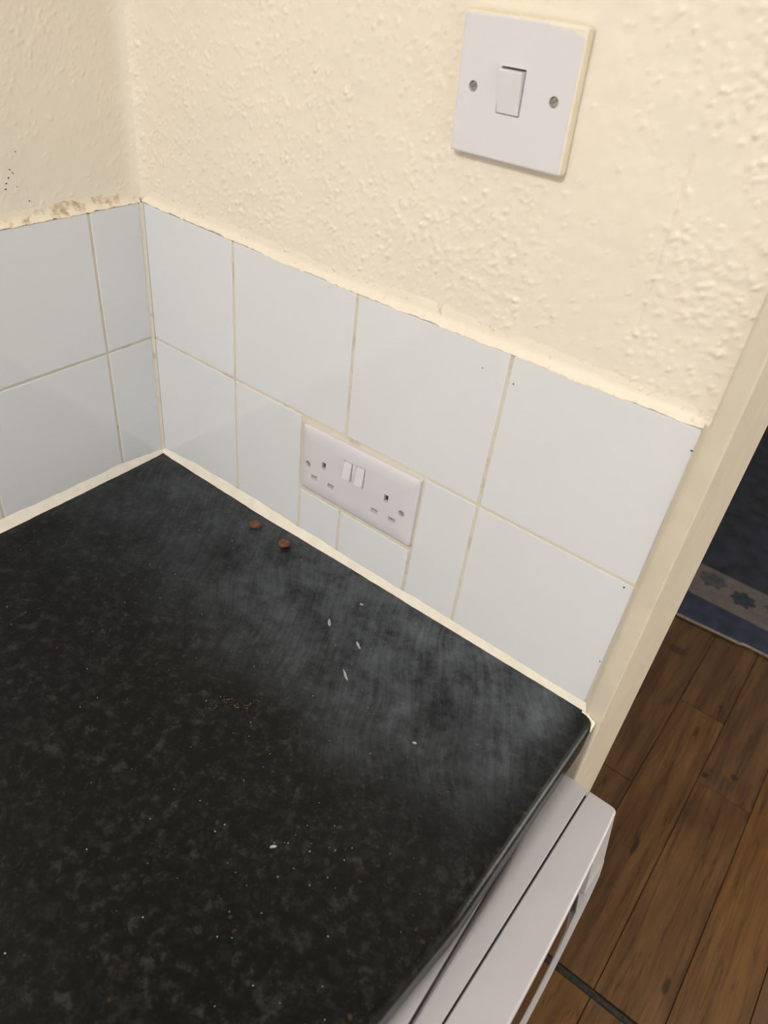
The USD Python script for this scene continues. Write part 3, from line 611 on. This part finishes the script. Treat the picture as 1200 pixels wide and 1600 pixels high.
for (cx, cy), a_, b_ in rocks:
    x0, x1, b0, b1 = cx - a_ / 2, cx + a_ / 2, cy - b_ / 2, cy + b_ / 2
    part(ds, 'rocker', placed(hull([(x, y, 0.001) for x in (x0, x1) for y in (b0, b1)] + [(x, y, d) for x in (x0 + 0.0004, x1 - 0.0004) for y, d in ((b0 + 0.0008, 0.0088), (b0, 0.0078), (cy, 0.0068), (b1 - 0.0003, 0.0062))]), SOCK, w, h), 'rocker_plastic', 25)
for c in scr: part(ds, 'screw', placed(screw(*c, 0.0035, 0.0036), SOCK, w, h), 'shutter_grey', 30)

# ------------------------------------------------------------------ crumbs on the worktop
for i, (x, y, lab) in enumerate(((0.1915, -0.0262, 'brown dried raisin-like crumb on the worktop, nearer the corner'), (0.2385, -0.0275, 'brown dried raisin-like crumb on the worktop, nearer the socket'))):
    m = lump((0, 0, 0), (0.0070, 0.0052, 0.0038), 90 + i, 3, 0.30, 2.2); m.apply_transform(trimesh.transformations.rotation_matrix(0.7 + 0.2 * i, [0, 0, 1]))
    m.apply_translation([x, y, WZ - m.bounds[0][2] - 0.0003])
    single('crumb', m, 'crumb_brown', lab, 'crumb', (x, y, WZ), group='brown crumbs by the sealant', smooth=True)
def flake(x, y, ln, wd, ang, seed, hgt=0.0007):
    q = random.Random(seed); pts = []
    for k in range(14):
        t = k / 14 * 2 * math.pi; s = q.uniform(0.65, 1.15)
        u, vv = ln / 2 * math.cos(t) * s, wd / 2 * math.sin(t) * s
        pts.append((x + u * math.cos(ang) - vv * math.sin(ang), y + u * math.sin(ang) + vv * math.cos(ang)))
    m = trimesh.creation.extrude_polygon(Polygon(pts).buffer(0), hgt, engine='earcut'); m.apply_translation([0, 0, WZ - 0.0001]); return m
for x, y, ln, wd, an, lab in ((0.4725, -0.2860, 0.0060, 0.0024, 1.0, 'bright white paint flake lying alone on the dark middle of the worktop'),
                              (0.3505, -0.0790, 0.0105, 0.0030, -0.9, 'white scraped paint fleck on the worktop below the left half of the socket'),
                              (0.3915, -0.0825, 0.0110, 0.0028, -0.55, 'longest white scraped paint fleck on the worktop, right of the similar one'),
                              (0.4060, -0.1200, 0.0150, 0.0022, -0.6, 'broken thin white scrape on the dusty part of the worktop'),
                              (0.3580, -0.0360, 0.0042, 0.0030, 0.3, 'cream paint crumb on the worktop close to the sealant'),
                              (0.5000, -0.1370, 0.0040, 0.0024, 0.5, 'small pale fleck on the dusty right part of the worktop')):
    x, y = x + 0.0062 * (CC[0] - x), y + 0.0062 * (CC[1] - y)
    single('paint_fleck', flake(x, y, ln, wd, an, int(x * 9999)), 'fleck_white', lab, 'paint fleck', (x, y, WZ), group='white paint flecks on the worktop', smooth=False)
rr = np.random.default_rng(12)
def specks(n, draw, size, seed):
    ms = []
    rg_ = np.random.default_rng(seed)
    for k in range(n):
        x, y = draw(rg_); s = size * rg_.uniform(0.6, 1.5)
        m = trimesh.creation.icosphere(1, 1.0); m.apply_scale([s, s * rg_.uniform(0.5, 1.0), s * 0.5]); m.apply_transform(trimesh.transformations.rotation_matrix(rg_.uniform(0, 3), [0, 0, 1])); m.apply_translation([x, y, WZ + s * 0.52]); ms.append(m)
    return trimesh.util.concatenate(ms)
def anywhere(g):
    while True:
        c = [(0.36, -0.17), (0.50, -0.25), (0.56, -0.30), (0.20, -0.12), (0.42, -0.33)][g.integers(5)]
        x, y = g.normal(c[0], 0.05), g.normal(c[1], 0.05)
        if g.uniform() < 0.35: x, y = g.uniform(0.02, 0.59), g.uniform(-0.46, -0.02)
        if 0.01 < x < 0.595 and -0.6 < y < -0.01: return x, y
single('dust_specks', specks(130, anywhere, 0.00042, 5), 'fleck_white', 'tiny white specks of grit scattered over the dark worktop', 'grit', (0.35, -0.25, WZ), kind='stuff', smooth=False)
def rusty(g):
    t = g.uniform(-1, 1); a_ = 0.5 * math.sin(5 * t); return 0.3545 + 0.017 * t + 0.005 * a_ + g.normal(0, 0.0022), -0.2150 + 0.014 * t - 0.006 * a_ + g.normal(0, 0.0022)
single('crumb_scatter', specks(60, rusty, 0.0006, 9), 'crumb_rust', 'smear of rust brown crumbs in the middle of the worktop', 'crumbs', (0.3545, -0.215, WZ), kind='stuff', smooth=False)
